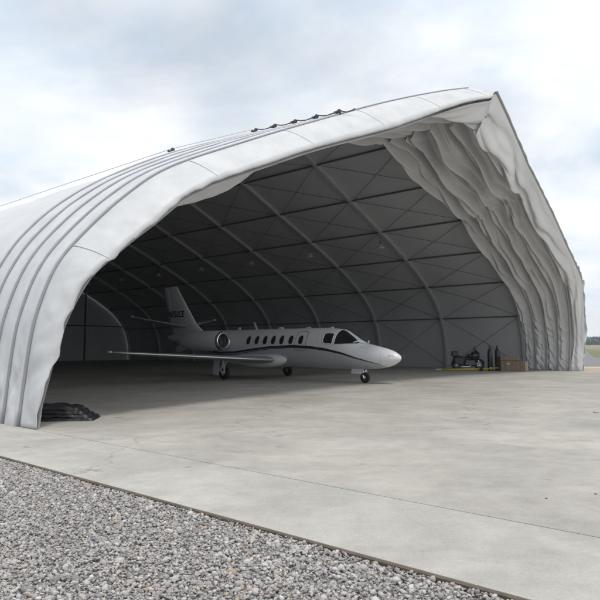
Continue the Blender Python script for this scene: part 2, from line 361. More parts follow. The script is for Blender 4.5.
def prof(l, inset=0.0, k=5.0):
    """point on the arch at arc length l (of the fixed arch), inset inwards; k blends from the front edge (0) to the fixed arch (5)"""
    kk = round(k, 2)
    if kk not in _cache:
        t = (kk / 5) ** 1.0; c = CH * (1 - t) + CM * t; sl = arclen(c); _cache[kk] = (c, sl / sl[-1] * LEN)
    c, S_ = _cache[kk]
    l = min(max(l, 0), LEN)
    a = np.interp(l, S_, c[:, 0]); h = np.interp(l, S_, c[:, 1])
    l0, l1 = max(l - .45, 0), min(l + .45, LEN)
    ta = np.interp(l1, S_, c[:, 0]) - np.interp(l0, S_, c[:, 0]); th = np.interp(l1, S_, c[:, 1]) - np.interp(l0, S_, c[:, 1])
    q = math.hypot(ta, th); na, nh = th / q, -ta / q
    return a + na * inset, max(h + nh * inset, 0), na, nh
def sweep_arch(b, s_of, i0, i1, wd, n=110, m=0, kk=5.0):
    """rectangular section swept along the arch, between insets i0 and i1, wd wide along s"""
    P = np.zeros((n, 4, 3))
    for i in range(n):
        l = LEN * i / (n - 1)
        for j, (ins, ds) in enumerate(((i0, -wd / 2), (i0, wd / 2), (i1, wd / 2), (i1, -wd / 2))):
            a, h, _, _ = prof(l, ins, kk); P[i, j] = (a, s_of(h) + ds, h)
    b.grid(P, m, wrap=True, flip=True)
    return b

# fan-out of the folding front: rib k (0 = front edge .. 5 = first fixed arch)
def rib_s(k, h):
    base = .75 * k; tilt = .115 * (1 - k / 5.0); 
    return base - tilt * h * (1 if h < 11 else 1 + .12 * (h - 11))
S0 = 3.75; BAY = 6.2; NB = 8; S_END = S0 + BAY * NB

# roof cover
def roof_cover():
    b = MB(); ns = NB * 6 + 1; nl = 120; P = np.zeros((nl, ns, 3))
    for i in range(nl):
        l = LEN * i / (nl - 1); 
        for j in range(ns):
            s = S0 + .02 + (S_END - S0) * j / (ns - 1); fr = (j % 6) / 6
            sag = .06 * math.sin(math.pi * fr) if 1.5 < l < LEN - 1.5 else 0
            a, h, _, _ = prof(l, sag); P[i, j] = (a, s, h)
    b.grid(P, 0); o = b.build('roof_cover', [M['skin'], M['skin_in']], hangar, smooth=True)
    P2_ = P.copy()
    for i in range(nl):
        l = LEN * i / (nl - 1)
        for j in range(ns):
            fr = (j % 6) / 6; sag = .06 * math.sin(math.pi * fr) if 1.5 < l < LEN - 1.5 else 0
            a, h, _, _ = prof(l, sag + .03); P2_[i, j] = (a, P[i, j][1], h)
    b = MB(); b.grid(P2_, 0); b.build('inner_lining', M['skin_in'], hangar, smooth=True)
roof_cover()
for k in range(NB + 1):
    s = S0 + BAY * k + (.1 if k == 0 else 0)
    b = MB(); sweep_arch(b, lambda h: s, .05, .27, .05); sweep_arch(b, lambda h: s, .27, .31, .20); sweep_arch(b, lambda h: s, .038, .048, .20)
    b.build('arch', M['alu'], hangar)
    for (a, d) in ((.25, .5), (W - .25, .5)):
        pass
# purlins
pa = [(.55, 4.06), (2.75, 6.5), (6.0, 8.0), (9.4, 9.5), (13.0, 10.93), (16.5, 12.42)]
def arc_at(a_, h_):
    d = [(full[i].x - a_) ** 2 + (full[i].y - h_) ** 2 for i in range(len(full))]; return arc[int(np.argmin(d))]
pl_ = [arc_at(a, h) for a, h in pa] + [LEN / 2] + [LEN - arc_at(a, h) for a, h in pa[::-1]]
for l in pl_:
    b = MB(); a, h, na, nh = prof(l, .15); ang = math.atan2(nh, na)
    rot = Matrix.Rotation(-ang, 3, 'Y')
    b.box((a, (S0 + S_END) / 2, h), (.08, S_END - S0, .065), rot); b.build('purlin', M['purlin'], hangar)
# cross bracing: one X per panel
lv = [0.15] + pl_ + [LEN - .15]
cnt = 0
for k in range(NB):
    for i in range(len(lv) - 1):
        far = i >= 7
        if not far and k > 4: continue
        s0, s1 = S0 + BAY * k + .12, S0 + BAY * (k + 1) - .12
        b = MB()
        for sA, sB in ((s0, s1), (s1, s0)):
            pts = []
            for q in range(9):
                l = lv[i] + (lv[i + 1] - lv[i]) * q / 8; a, h, _, _ = prof(l, .15 if sA == s0 else .18); pts.append((a, sA + (sB - sA) * q / 8, h))
            b.tube(pts, .013, 5)
        b.build('cross_brace', M['cable'], hangar); cnt += 1
# rear wall
b = MB(); ns_ = 80; V_ = []
for i in range(ns_ + 1):
    a, h, _, _ = prof(LEN * i / ns_, .02); V_.append((a, S_END + .25, h))
b.add(V_, [tuple(range(len(V_)))]); b.build('rear_wall', M['rear'], hangar, solid=.04)
for a in (6.3, 12.6, 18.96, 25.3, 31.6):
    hh = np.interp(a, _A[:, 0], _A[:, 1]); b = MB(); b.box((a, S_END + .15, hh / 2 - .1), (.16, .12, hh - .2)); b.build('wall_post', M['steel_dark'], hangar)

b = MB(); b.box((W / 2, S_END + .16, 4.1), (W - 1.4, .1, .12)); b.build('wall_rail', M['steel_dark'], hangar)

# folding front: ribs, outer cover, lip, gathered folds
for k in range(1, 6):
    b = MB()
    sweep_arch(b, lambda h, k=k: rib_s(k, h), .07, .36, .09, kk=k); b.build('hood_rib', M['alu'], hangar)
    b = MB()
    pts = []
    for i in range(140):
        a, h, _, _ = prof(LEN * i / 139, -.022, k); pts.append((a, rib_s(k, h), h))
    b.tube(pts, .032, 6); b.build('rib_seam', M['seam'], hangar, smooth=True)
    b = MB(); b.tube([(p[0], p[1] + .10, p[2]) for p in pts], .050, 8); b.build('welt', M['hood'], hangar, smooth=True)

def hood_cover():
    for k in range(1, 5):
        b = MB(); nl, nf = 420, 9; P = np.zeros((nl, nf, 3))
        for i in range(nl):
            l = LEN * i / (nl - 1); a0, h0, _, _ = prof(l, 0, k)
            for j in range(nf):
                fr = j / (nf - 1); puff = .045 * math.sin(math.pi * fr) ** .8
                s_ = rib_s(k, h0) * (1 - fr) + rib_s(k + 1, h0) * fr
                wr = noise.noise(Vector((l * 1.1, s_ * 2.2, k))) * .018 - .03 * max(0, 1 - 6 * abs(noise.noise(Vector((l * .8 + fr * 1.2, fr * .7, 21 + k))))) * math.sin(math.pi * fr)
                if h0 < 2.2: wr += (2.2 - h0) / 2.2 * (noise.noise(Vector((l * 3.1, s_ * 4, 9))) * .10 + noise.noise(Vector((l * 7, s_ * 7, 3))) * .04)
                if a0 > W / 2 and h0 < 6.4:      # slack cloth ruffled on the outside of the far haunch
                    wr += .30 * max(0, noise.noise(Vector((l * 1.9, s_ * .8, 5))) + .15) * min(1, (6.4 - h0)) * min(1, h0 / 1.5)
                wr *= math.sin(math.pi * fr) ** .5
                a, h, _, _ = prof(l, -(puff + wr), k + fr); P[i, j] = (a, s_, h)
        b.grid(P); b.build('hood_cover', M['hood'], hangar, smooth=True)
hood_cover()

b = MB(); pts = []
for i in range(80):
    a, h, _, _ = prof(LEN * (.515 + .485 * i / 79), .12, .25); pts.append((a, rib_s(.25, h), h))
b.tube(pts, .06, 8); b.build('hood_rib', M['steel_dark'], hangar, smooth=True)
def lip_drop(a0, h0, far):
    """how far the free edge of the lip hangs below the front arch"""
    if far: return .52 - .66 * min(1, max(0, a0 - W / 2) / .7)
    d = min(.62, .62 * max(0, h0 - .5) / 4.5) + .26 * math.exp(-((a0 - 12) / 3.6) ** 2)
    return d
def front_lip():
    b = MB(); nl, nf = 460, 17; P = np.zeros((nl, nf, 3))
    for i in range(nl):
        l = LEN * i / (nl - 1); a0, h0, _, _ = prof(l, 0, .5); far = a0 > W / 2
        dropmax = lip_drop(a0, h0, far)
        for j in range(nf):
            fr = j / (nf - 1)
            fs = min(1, fr / .86); s_ = rib_s(1, h0) * (1 - fs) + rib_s(0, h0) * fs
            drop = dropmax * fr ** 1.25
            low = max(0, 1 - a0 / 6) ** 1.2 if not far else .15
            wr = fr * (noise.noise(Vector((l * .8, fr * 1.2, 31))) * .10 + noise.noise(Vector((l * 2.4, fr * 2, 17))) * .05) * (.12 + .9 * low)
            wr -= .03 * math.sin(math.pi * fr)
            if not far: wr += (.10 + .9 * low) * fr ** .7 * .075 * max(0, 1 - 5 * abs(noise.noise(Vector((l * .75 + fr * .5, fr * .6, 61))))) + (.12 + .9 * low) * fr ** .7 * .035 * max(0, 1 - 5 * abs(noise.noise(Vector((l * 1.9 - fr, fr * .8, 44)))))
            if far and h0 < 7: wr -= fr * .8 * abs(noise.noise(Vector((l * 1.5, .5, 8)))) * min(1, 7 - h0) * min(1, h0)
            if h0 < 2: wr += fr * noise.noise(Vector((l * 2.2, fr * 2, 77))) * .10
            a, h, _, _ = prof(l, drop + wr, 1 - fs)
            s_ += fr * noise.noise(Vector((l * 1.3, 4, 4))) * .06
            if h0 < .01: h = .0
            P[i, j] = (a, s_, h)
    b.grid(P); b.build('front_lip', M['hood'], hangar, smooth=True, solid=.012)
front_lip()
lipo = [o for o in hangar.children if o.name.startswith('front_lip')][0]
co = [v.co.copy() for v in lipo.data.vertices]
for i in (38, 75, 112, 149, 186, 222):
    b = MB(); row = co[i * 17:(i + 1) * 17]; b.tube([(p.x - .012, p.y, p.z + .012) for p in row[:16]], .010, 5); b.build('lip_seam', M['skin'], hangar, smooth=True)

def fold(k):
    """gathered curtain hanging between rib k and k + 1"""
    nl, nf = 760, 44; P = np.zeros((nl, nf, 3)); b = MB()
    for i in range(nl):
        l = LEN * i / (nl - 1); a0, h0, na, nh = prof(l, .08, k + .5); far = a0 > W / 2
        ld = lip_drop(a0, h0, far)
        dr = abs(a0 - W / 2)                                  # distance from the ridge
        if far:
            depth = .27 + .59 * min(1, max(0, (h0 - 2.5) / 6)) + (.35 + .14 * k) * math.exp(-(dr / 5.0) ** 2) + (.5 if k == 0 else 0) * math.exp(-(dr / 6) ** 2)
        else:
            depth = .20 + .10 * min(1, h0 / 6) + (.75 + .12 * k) * math.exp(-(dr / 4.6) ** 2)
            if k == 0: depth = .02 + 1.35 * math.exp(-(dr / 3.6) ** 2)
            if k == 1: depth += .86 * math.exp(-((a0 - 4.9) / 2.6) ** 2)
        tie = math.exp(-((a0 - (26.2 + .45 * k)) / .7) ** 2) if far else 0
        depth *= 1 - .34 * tie
        depth *= 1 + (.22 if far else .05) * noise.noise(Vector((l * .28, k * 7.3, 1)))
        if h0 < .35: depth *= .55 + .45 * h0 / .35
        for j in range(nf):
            fr = j / (nf - 1)
            s_ = rib_s(k, h0) * (1 - fr) + rib_s(k + 1, h0) * fr
            ins = .08 if k else .10 + max(0, ld) * (1 - fr) ** 1.25
            a0, h0_, na, nh = prof(l, ins, k + fr)
            env = math.sin(math.pi * fr ** 1.35) ** .75 if 0 < fr < 1 else 0
            # sharp long creases that run with the arch, drifting across it
            ph = fr * 5.2 + l * .16 + 1.3 * noise.noise(Vector((l * .22, k * 5.1, 3)))
            ph2 = fr * (2.6 + .4 * (k % 2)) + .9 * noise.noise(Vector((l * .16, k * 4.1, 6))) + .35 * noise.noise(Vector((l * .5, fr * 2, k * 4.1)))
            cre = (abs(math.sin(math.pi * ph2)) - .6) * .42 + (abs(math.sin(math.pi * ph)) - .6) * .14 * min(1, max(0, noise.noise(Vector((l * .25, fr, k * 2.2))) + .5)) + noise.noise(Vector((l * .3, fr * 2.0, 10 + k * 3))) * .16
            wall = min(1, max(.10, (6.2 - h0) / 3.5))
            cri = (noise.noise(Vector((l * 2.3 + fr * 4, fr * 2.0, 80 + k))) * .17 + (.5 - abs(noise.noise(Vector((l * 3.6 + fr * 6, fr * 3, 90 + k)))) * 3) * .07) * (wall if far else .10) * (.35 if k == 0 else 1) + tie * (noise.noise(Vector((l * 3.2 + fr * 5, fr * 7, 70 + k))) * (.22 if k else .08))
            d = depth * env * (1 + cre * (1 if far or dr < 7 else .2)) + env * cri * .9
            side = noise.noise(Vector((l * .4, fr * 2, 20 + k))) * .14 * env
            dna, dnh = na * .8, nh * .8 - .2; q = math.hypot(dna, dnh)
            P[i, j] = (a0 + dna / q * d, s_ + side + (.20 if k > 0 else .08) * env + (.06 * (1 - fr) if k == 0 and not far else 0), max(h0_ + dnh / q * d, .005))
    b.grid(P, flip=True); b.build('curtain_fold', M['drape_light' if k == 0 else 'drape'], hangar, smooth=True)
for k in range(0, 5): fold(k)

# hoist rope and pulleys: one on each folding rib, one on the first fixed arch
pp = []
for k in (1, 2, 3, 4, 5):
    l = arc_at(9.9, 9.75); a, h, _, _ = prof(l, -.02, k); pp.append((a, rib_s(k, h), h))
l = arc_at(6.4, 8.15); a, h, _, _ = prof(l, -.02); pp.append((a, 3.95, h))
for p in pp:
    p = (p[0], p[1], p[2] - .02)
    b = MB(); b.box((p[0], p[1], p[2] + .05), (.04, .16, .10), taper=.5); b.lathe([(.02, -.035), (.075, -.03), (.055, 0), (.075, .03), (.02, .035)], 14, 'x', (p[0], p[1], p[2] + .12)); b.box((p[0] - .05, p[1] + .11, p[2] + .08), (.07, .12, .08), Matrix.Rotation(.4, 3, 'X'))
    b.build('pulley', M['steel_dark'], hangar)
b = MB(); pts = [(10.5, -.55, 9.80)] + [(p[0], p[1], p[2] + .15) for p in pp[:5]]; pr = [pts[0]]
for q0, q1 in zip(pts[:-1], pts[1:]):
    for t in (.25, .5, .75, 1): pr.append(tuple(q0[c] * (1 - t) + q1[c] * t - (.10 * math.sin(math.pi * t) if c == 2 else 0) for c in range(3)))
b.tube(pr, .022, 6); b.build('hoist_rope', M['steel_dark'], hangar)
b = MB(); b.tube([(pp[4][0], pp[4][1], pp[4][2] + .15), (pp[5][0], pp[5][1], pp[5][2] + .15), (6.4, 12, 8.42), (6.4, 30, 8.50), (6.4, S_END, 8.5)], .014, 6); b.build('hoist_rope', M['alu'], hangar)

# ------------------------------------------------------------------ pendant lamps, one under every arch
def lamp(label):
    r = empty('pendant_lamp'); tag(r, label, 'lamp', 'pendant lamps under the hangar arches')
    b = MB(); b.tube([(0, 0, .08), (0, 0, .62)], .012, 6); b.box((0, 0, .05), (.12, .12, .18)); b.build('lamp_holder', M['steel_dark'], r)
    b = MB(); b.lathe([(.07, .0), (.10, -.06), (.22, -.22), (.29, -.34), (.28, -.345), (.20, -.22), (.09, -.07), (.05, -.01)], 20, 'z', cap=False); b.build('lamp_shade', M['jet_grey'], r, smooth=True)
    b = MB(); b.lathe([(.02, -.08), (.07, -.14), (.09, -.22), (.05, -.29), (.01, -.30)], 12, 'z'); b.build('bulb', M['white'], r, smooth=True)
    return r
ords = ['nearest the hangar opening', 'second in the row from the opening', 'third in the row from the opening', 'fourth in the row from the opening', 'fifth in the row from the opening', 'sixth in the row, towards the dark rear', 'seventh in the row, towards the dark rear', 'last in the row, closest to the rear wall']
l0 = lamp('grey bell shaped pendant lamp, ' + ords[0])
for i in range(7):
    if i == 0: r = l0
    else:
        r = l0.copy(); COL.objects.link(r); r['label'] = 'grey bell shaped pendant lamp, ' + ords[i]
        for ch in l0.children: c = ch.copy(); COL.objects.link(c); c.parent = r
    a, h, _, _ = prof(LEN - arc_at(9.4, 9.5), .42); p = HW(a - .05, S0 + BAY * (i + 1), h - .58); r.location = p

# ------------------------------------------------------------------ business jet (x forward, y port, z up; origin between the main wheels)
jet = empty('business_jet', HW(17.22, 10.6), math.atan2(nv_.y, nv_.x))
tag(jet, 'white twin engine business jet parked inside the hangar, nose to the right', 'jet')
# stations: x, ztop, zbot, half width
st = [(8.80, 1.17, 1.13, .02), (8.74, 1.27, 1.04, .12), (8.60, 1.38, .94, .23), (8.35, 1.50, .82, .36), (8.0, 1.60, .73, .48), (7.5, 1.72, .66, .60), (7.0, 1.83, .63, .69), (6.7, 1.92, .62, .74), (6.5, 2.03, .62, .765), (6.2, 2.22, .62, .80), (5.9, 2.40, .62, .83), (5.6, 2.50, .62, .85), (5.2, 2.55, .62, .87), (4.5, 2.58, .63, .88), (3, 2.59, .66, .89), (1, 2.59, .70, .89), (-1, 2.59, .75, .88), (-2.2, 2.59, .84, .83), (-3.4, 2.58, 1.02, .72), (-4.6, 2.56, 1.28, .56), (-5.8, 2.52, 1.58, .38), (-6.8, 2.46, 1.84, .24), (-7.6, 2.38, 2.02, .13), (-7.9, 2.30, 2.10, .04)]
st = st[::-1]; SX = np.array([q[0] for q in st]); ST = np.array([q[1:] for q in st])
def sec(x):
    def ip(c):
        # smooth interpolation
        i = int(np.clip(np.searchsorted(SX, x) - 1, 0, len(SX) - 2)); x0, x1 = SX[i], SX[i + 1]; t = (x - x0) / (x1 - x0)
        y0, y1 = ST[i, c], ST[i + 1, c]
        m0 = (ST[min(i + 1, len(SX) - 1), c] - ST[max(i - 1, 0), c]) / (SX[min(i + 1, len(SX) - 1)] - SX[max(i - 1, 0)])
        m1 = (ST[min(i + 2, len(SX) - 1), c] - ST[i, c]) / (SX[min(i + 2, len(SX) - 1)] - SX[i])
        h = x1 - x0; return (2 * t ** 3 - 3 * t * t + 1) * y0 + (t ** 3 - 2 * t * t + t) * h * m0 + (-2 * t ** 3 + 3 * t * t) * y1 + (t ** 3 - t * t) * h * m1
    return ip(0), ip(1), max(ip(2), .004)
def fus(x, th, off=0):
    """th: 0 = top, + to starboard"""
    zt, zb, hw = sec(x); zc = zb + (zt - zb) * .50; rz = (zt - zb) / 2
    y = -math.sin(th) * (hw + off); z = zc + math.cos(th) * (rz + off)
    return (x, y, z)
def th_of(x, z):
    zt, zb, hw = sec(x); zc = (zt + zb) / 2; rz = (zt - zb) / 2; return math.acos(max(-1, min(1, (z - zc) / rz)))
b = MB(); X = []
xx = sorted(set(list(np.linspace(-7.9, 8.0, 260)) + list(np.linspace(8.0, 8.8, 16)))); ns_ = 160
P = np.array([[fus(x, 2 * math.pi * j / ns_) for j in range(ns_)] for x in xx]); b.grid(P, wrap=True)
b.add([fus(xx[-1], 2 * math.pi * j / ns_) for j in range(ns_)], [tuple(range(ns_))]); b.add([fus(xx[0], 2 * math.pi * j / ns_) for j in range(ns_)], [tuple(range(ns_))[::-1]])
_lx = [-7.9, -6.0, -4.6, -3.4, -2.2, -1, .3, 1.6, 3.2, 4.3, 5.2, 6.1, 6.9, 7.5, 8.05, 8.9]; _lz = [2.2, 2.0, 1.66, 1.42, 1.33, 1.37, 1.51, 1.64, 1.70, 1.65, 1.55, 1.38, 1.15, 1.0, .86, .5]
# the hull is painted in two tones that meet under the cheat line
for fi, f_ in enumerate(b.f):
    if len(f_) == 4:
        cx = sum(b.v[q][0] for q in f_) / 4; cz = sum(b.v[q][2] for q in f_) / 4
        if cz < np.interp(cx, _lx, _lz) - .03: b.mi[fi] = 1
M['jet_belly_shade'] = mat('belly_shade_grey', (.46, .47, .50), .25)
body = b.build('fuselage', [M['jet'], M['jet_belly_shade']], jet, smooth=True)
def patch(outline, off, sgn=1, nx=18, nz=10):
    """outline(u) -> (x, th0, th1) for u in 0..1, swept into a patch on the hull"""
    P = np.zeros((nx, nz, 3))
    for i in range(nx):
        x, t0, t1 = outline(i / (nx - 1))
        for j in range(nz):
            p = fus(x, t0 + (t1 - t0) * j / (nz - 1), off); P[i, j] = (p[0], p[1] * sgn, p[2])
    return P
# cabin windows
for sgn in (1, -1):
    for wi, x0 in enumerate((.07, .68, 1.27, 1.85, 2.42, 3.03, 3.67)):
        if sgn == -1 and wi == 6: pass
        for nm, rx, rz, off, m_ in (('window', .165, .235, .006, 'jet_grey'), ('pane', .135, .205, .011, 'glass')):
            def ol(u, x0=x0, rx=rx, rz=rz):
                x = x0 - rx + 2 * rx * u; q = (max(0, 1 - abs(2 * u - 1) ** 2.4)) ** (1 / 2.4) * rz
                return x, th_of(x, 2.0 + q), th_of(x, 2.0 - q)
            b = MB(); b.grid(patch(ol, off, sgn, 16, 6)); o = b.build(nm, M[m_], jet if nm == 'window' else wn, smooth=True)
            if nm == 'window': wn = o
# door outline (starboard exit and port door), cockpit glass
for sgn in (1, -1):
    b = MB(); pts = []
    x0, x1, z0, z1 = 3.33, 4.02, 1.50, 2.40
    for (x, z) in ((x0, z0), (x0, 1.8), (x0, 2.1), (x0 + .02, z1 - .1), (x0 + .12, z1), (x1 - .12, z1), (x1 - .02, z1 - .1), (x1, 2.1), (x1, 1.8), (x1, z0), (x1 - .35, z0), (x0, z0)):
        p = fus(x, th_of(x, z), .006); pts.append((p[0], p[1] * sgn, p[2]))
    b.tube(pts, .012, 5); dr = b.build('cabin_door', M['steel_dark'], jet)
    b = MB(); pts = [fus(3.9, th_of(3.9, z), .012) for z in (1.72, 1.80)]; b.tube([(p[0], p[1] * sgn, p[2]) for p in pts], .016, 6); b.build('handle', M['chrome'], dr)
    for nm, fn in (('side_window', lambda u: (5.02 + .56 * u, R(41) + R(10) * max(0, .25 - u) * 2, R(76) - R(8) * max(0, .2 - u) * 3)),
                   ('windshield', lambda u: (5.68 + 1.10 * u, R(5) + R(34) * u ** 2.2 * .3, R(76) - R(44) * u ** 1.7))):
        b = MB(); b.grid(patch(fn, .008, sgn, 20, 14)); o = b.build(nm, M['glass'], jet, smooth=True)
        # white frame round the pane
        ring = [fn(i / 12)[0:2] for i in range(13)] + [(fn(1)[0], fn(1)[1] + (fn(1)[2] - fn(1)[1]) * i / 6) for i in range(1, 6)] + [(fn(1 - i / 12)[0], fn(1 - i / 12)[2]) for i in range(13)] + [(fn(0)[0], fn(0)[2] + (fn(0)[1] - fn(0)[2]) * i / 6) for i in range(1, 7)]
        b = MB(); b.tube([(lambda p: (p[0], p[1] * sgn, p[2]))(fus(x, t, .006)) for x, t in ring], .026, 6); b.build('window_frame', M['jet'], o, smooth=True)
    # cheat line: a broad dark line above, a thin one below
    sc_ = [(8.05, .86), (7.5, 1.00), (6.9, 1.15), (6.1, 1.38), (5.2, 1.55), (4.3, 1.65), (3.2, 1.70), (1.6, 1.64), (.3, 1.51), (-1, 1.37), (-2.2, 1.33), (-3.4, 1.42), (-4.6, 1.66), (-6.0, 2.0)]
    sx = np.array([q[0] for q in sc_[::-1]]); sz = np.array([q[1] for q in sc_[::-1]])
    for dz, tk in ((0, .10), (-.15, .035)):
        def ln(u):
            x = -6 + 14 * u; z = np.interp(x, sx, sz) + dz * (1 - .8 * u); k = tk * (min(1, (1 - u) * 4 + .15)) * min(1, u * 6 + .2); return x, th_of(x, z + k / 2), th_of(x, z - k / 2)
        b = MB(); b.grid(patch(ln, .005, sgn, 120, 3)); b.build('stripe', M['navy'], jet, smooth=True)

for x in (8.02, 4.72, -2.35):
    b = MB(); ring = [fus(x, 2 * math.pi * j / 40, .001) for j in range(41)]; b.tube(ring, .007, 4); b.build('panel_line', M['jet_grey'], jet)
for sgn in (1, -1):
    b = MB(); pts = [(lambda p: (p[0], p[1] * sgn, p[2]))(fus(x, th_of(x, z), .001)) for x, z in ((6.95, 1.62), (7.3, 1.60), (7.62, 1.56), (7.62, 1.3), (7.62, 1.12), (7.3, 1.12), (6.95, 1.14), (6.95, 1.4), (6.95, 1.62))]
    b.tube(pts, .007, 4); b.build('baggage_door', M['jet_grey'], jet)
def foil(c, le, chord, thick, axis='y'):
    """airfoil section points around, c = position of the section plane"""
    pts = []
    for t in np.concatenate([np.linspace(0, 1, 12) ** 1.6, (np.linspace(1, 0, 12) ** 1.6)[1:-1]]): pass
    up = [(t, .5 * thick * (2.969 * math.sqrt(t) - 1.26 * t - 3.516 * t * t + 2.843 * t ** 3 - 1.015 * t ** 4)) for t in np.linspace(0, 1, 14) ** 1.7]
    loop = up + [(t, -y) for t, y in up[-2:0:-1]]
    for t, y in loop: pts.append((le - t * chord, y * chord))
    return pts
def lift_surface(secs, axis):
    P = []
    for (pos, le, chord, thick, off) in secs:
        row = [((x, pos, off + y) if axis == 'y' else (x, y, pos)) for x, y in foil(0, le, chord, thick)]
        P.append(row)
    return np.array(P)
for sgn in (-1, 1):
    P = lift_surface([(sgn * .5, 2.25, 2.55, .14, .98), (sgn * 1.0, 2.2, 2.45, .14, 1.0), (sgn * 3, 1.75, 2.1, .13, 1.10), (sgn * 6, 1.2, 1.62, .12, 1.26), (sgn * 8.6, .75, 1.18, .11, 1.40), (sgn * 9.15, .62, 1.0, .10, 1.43), (sgn * 9.32, .4, .6, .07, 1.44)], 'y')
    b = MB(); b.grid(P, wrap=True); b.add(P[-1], [tuple(range(P.shape[1]))]); wg = b.build('wing', M['jet_wing_shade'], jet, smooth=True)
    # polished leading edge (de-ice boot strip) follows the section
    b = MB(); b.tube([(2.235, sgn * 1.0, 1.0), (1.785, sgn * 3, 1.10), (1.235, sgn * 6, 1.26), (.785, sgn * 8.6, 1.40), (.66, sgn * 9.1, 1.425)], [.045, .042, .036, .03, .02], 8); b.build('leading_edge', M['satin'], wg, smooth=True)
    b = MB(); b.lathe([(.01, .14), (.05, .08), (.06, -.05), (.02, -.2)], 10, 'x', (.52, sgn * 9.30, 1.45)); b.build('tip_light', M['white'], wg, smooth=True)
    # root fairing
    b = MB(); P = []
    for x, r_, zz in ((2.75, .02, 1.0), (2.6, .16, 1.0), (2.2, .30, .98), (1.2, .36, .94), (-.2, .34, .93), (-1.4, .22, .96), (-2.2, .04, 1.0)):
        P.append([(x, sgn * .78 + r_ * 1.15 * math.cos(q * 6.2832 / 20), zz + r_ * math.sin(q * 6.2832 / 20)) for q in range(20)])
    b.grid(np.array(P), wrap=True); b.build('wing_fairing', M['jet'], jet, smooth=True)
    # tailplane with dihedral
    P = lift_surface([(sgn * .05, -5.9, 1.7, .10, 2.86), (sgn * 1.6, -6.55, 1.35, .10, 3.12), (sgn * 3.0, -7.1, .98, .09, 3.36), (sgn * 3.12, -7.3, .7, .06, 3.38)], 'y')
    b = MB(); b.grid(P, wrap=True); b.add(P[-1], [tuple(range(P.shape[1]))]); tp = b.build('tailplane', M['jet_wing_shade'], jet, smooth=True)
    b = MB(); b.lathe([(.01, .16), (.05, .10), (.05, -.06), (.01, -.12)], 10, 'x', (-7.15, sgn * 3.14, 3.39)); b.build('tip_light', M['white'], tp, smooth=True)
    # engine
    ey, ez = sgn * 1.52, 1.97
    b = MB(); b.lathe([(.375, -1.16), (.41, -1.10), (.455, -1.13), (.50, -1.25), (.545, -1.6), (.56, -2.2), (.54, -3.0), (.47, -3.8), (.36, -4.35), (.33, -4.40), (.30, -4.30), (.30, -3.6)], 36, 'x', (0, ey, ez), cap=False)
    en = b.build('engine', M['jet'], jet, smooth=True)
    b = MB(); b.lathe([(.372, -1.5), (.372, -1.18), (.395, -1.095), (.43, -1.085), (.475, -1.13), (.508, -1.25)], 36, 'x', (0, ey, ez), cap=False); b.build('intake_ring', M['chrome'], en, smooth=True)
    b = MB(); b.lathe([(.02, -1.30), (.07, -1.36), (.12, -1.50), (.13, -1.52), (.38, -1.53), (.38, -1.9)], 36, 'x', (0, ey, ez), cap=False)
    for q in range(18):
        an = q * math.pi / 9; ca, sa = math.cos(an), math.sin(an)
        b.box((-1.50, ey + .25 * ca, ez + .25 * sa), (.03, .24, .05), Matrix.Rotation(an, 3, 'X'))
    b.build('fan', M['steel_dark'], en)
    b = MB(); b.lathe([(.30, -4.2), (.2, -4.3), (.12, -4.5), (.01, -4.62)], 20, 'x', (0, ey, ez)); b.build('exhaust_cone', M['steel_dark'], en, smooth=True)
    P = lift_surface([(sgn * .55, -1.9, 2.2, .11, 2.0), (sgn * 1.1, -1.9, 2.1, .11, 1.98)], 'y'); b = MB(); b.grid(P, wrap=True); b.build('pylon', M['jet'], jet, smooth=True)

# fin
P = lift_surface([(2.35, -4.2, 3.4, .06, 0), (2.72, -4.75, 2.95, .09, 0), (3.0, -5.15, 2.65, .10, 0), (4.2, -6.15, 2.0, .10, 0), (5.28, -7.02, 1.42, .09, 0), (5.36, -7.12, 1.28, .05, 0)], 'z')
b = MB(); b.grid(P, wrap=True); b.add(P[-1], [tuple(range(P.shape[1]))]); fin = b.build('fin', M['jet'], jet, smooth=True)
b = MB(); b.tube([(-7.25, .0, 3.0), (-7.90, 0, 5.28)], .012, 5); b.box((-7.6, 0, 4.1), (.01, .16, 2.2), Matrix.Rotation(R(-16), 3, 'Y')); b.build('rudder_hinge', M['jet_grey'], fin)
b = MB(); b.lathe([(.01, .2), (.05, .1), (.05, -.1), (.01, -.2)], 10, 'x', (-7.7, 0, 5.40)); b.build('beacon', M['red'], fin, smooth=True)
# ventral fin under the tail cone
P = lift_surface([(1.72, -5.6, 1.5, .06, 0), (1.35, -6.5, .7, .05, 0)], 'z'); b = MB(); b.grid(P, wrap=True); b.add(P[-1], [tuple(range(P.shape[1]))]); b.build('ventral_fin', M['jet'], jet, smooth=True)
# registration on the fin, both faces
for sgn in (1, -1):
    cu = bpy.data.curves.new('registration', 'FONT'); cu.body = 'N752CE'; cu.size = .52; cu.align_x = 'CENTER'; cu.align_y = 'CENTER'; cu.extrude = .004; cu.offset = .012; cu.space_character = 1.02
    to = bpy.data.objects.new('registration_tmp', cu); COL.objects.link(to)
    dg = bpy.context.evaluated_depsgraph_get(); me = bpy.data.meshes.new_from_object(to.evaluated_get(dg)); bpy.data.objects.remove(to)
    o = bpy.data.objects.new('registration', me); COL.objects.link(o); me.materials.clear(); me.materials.append(M['navy'])
    o.parent = fin; o.location = (-6.95, -.125 * sgn, 3.62); o.rotation_euler = (R(90 - 2.0), 0, 0 if sgn == 1 else R(180)); o.scale = (.82, 1, 1)
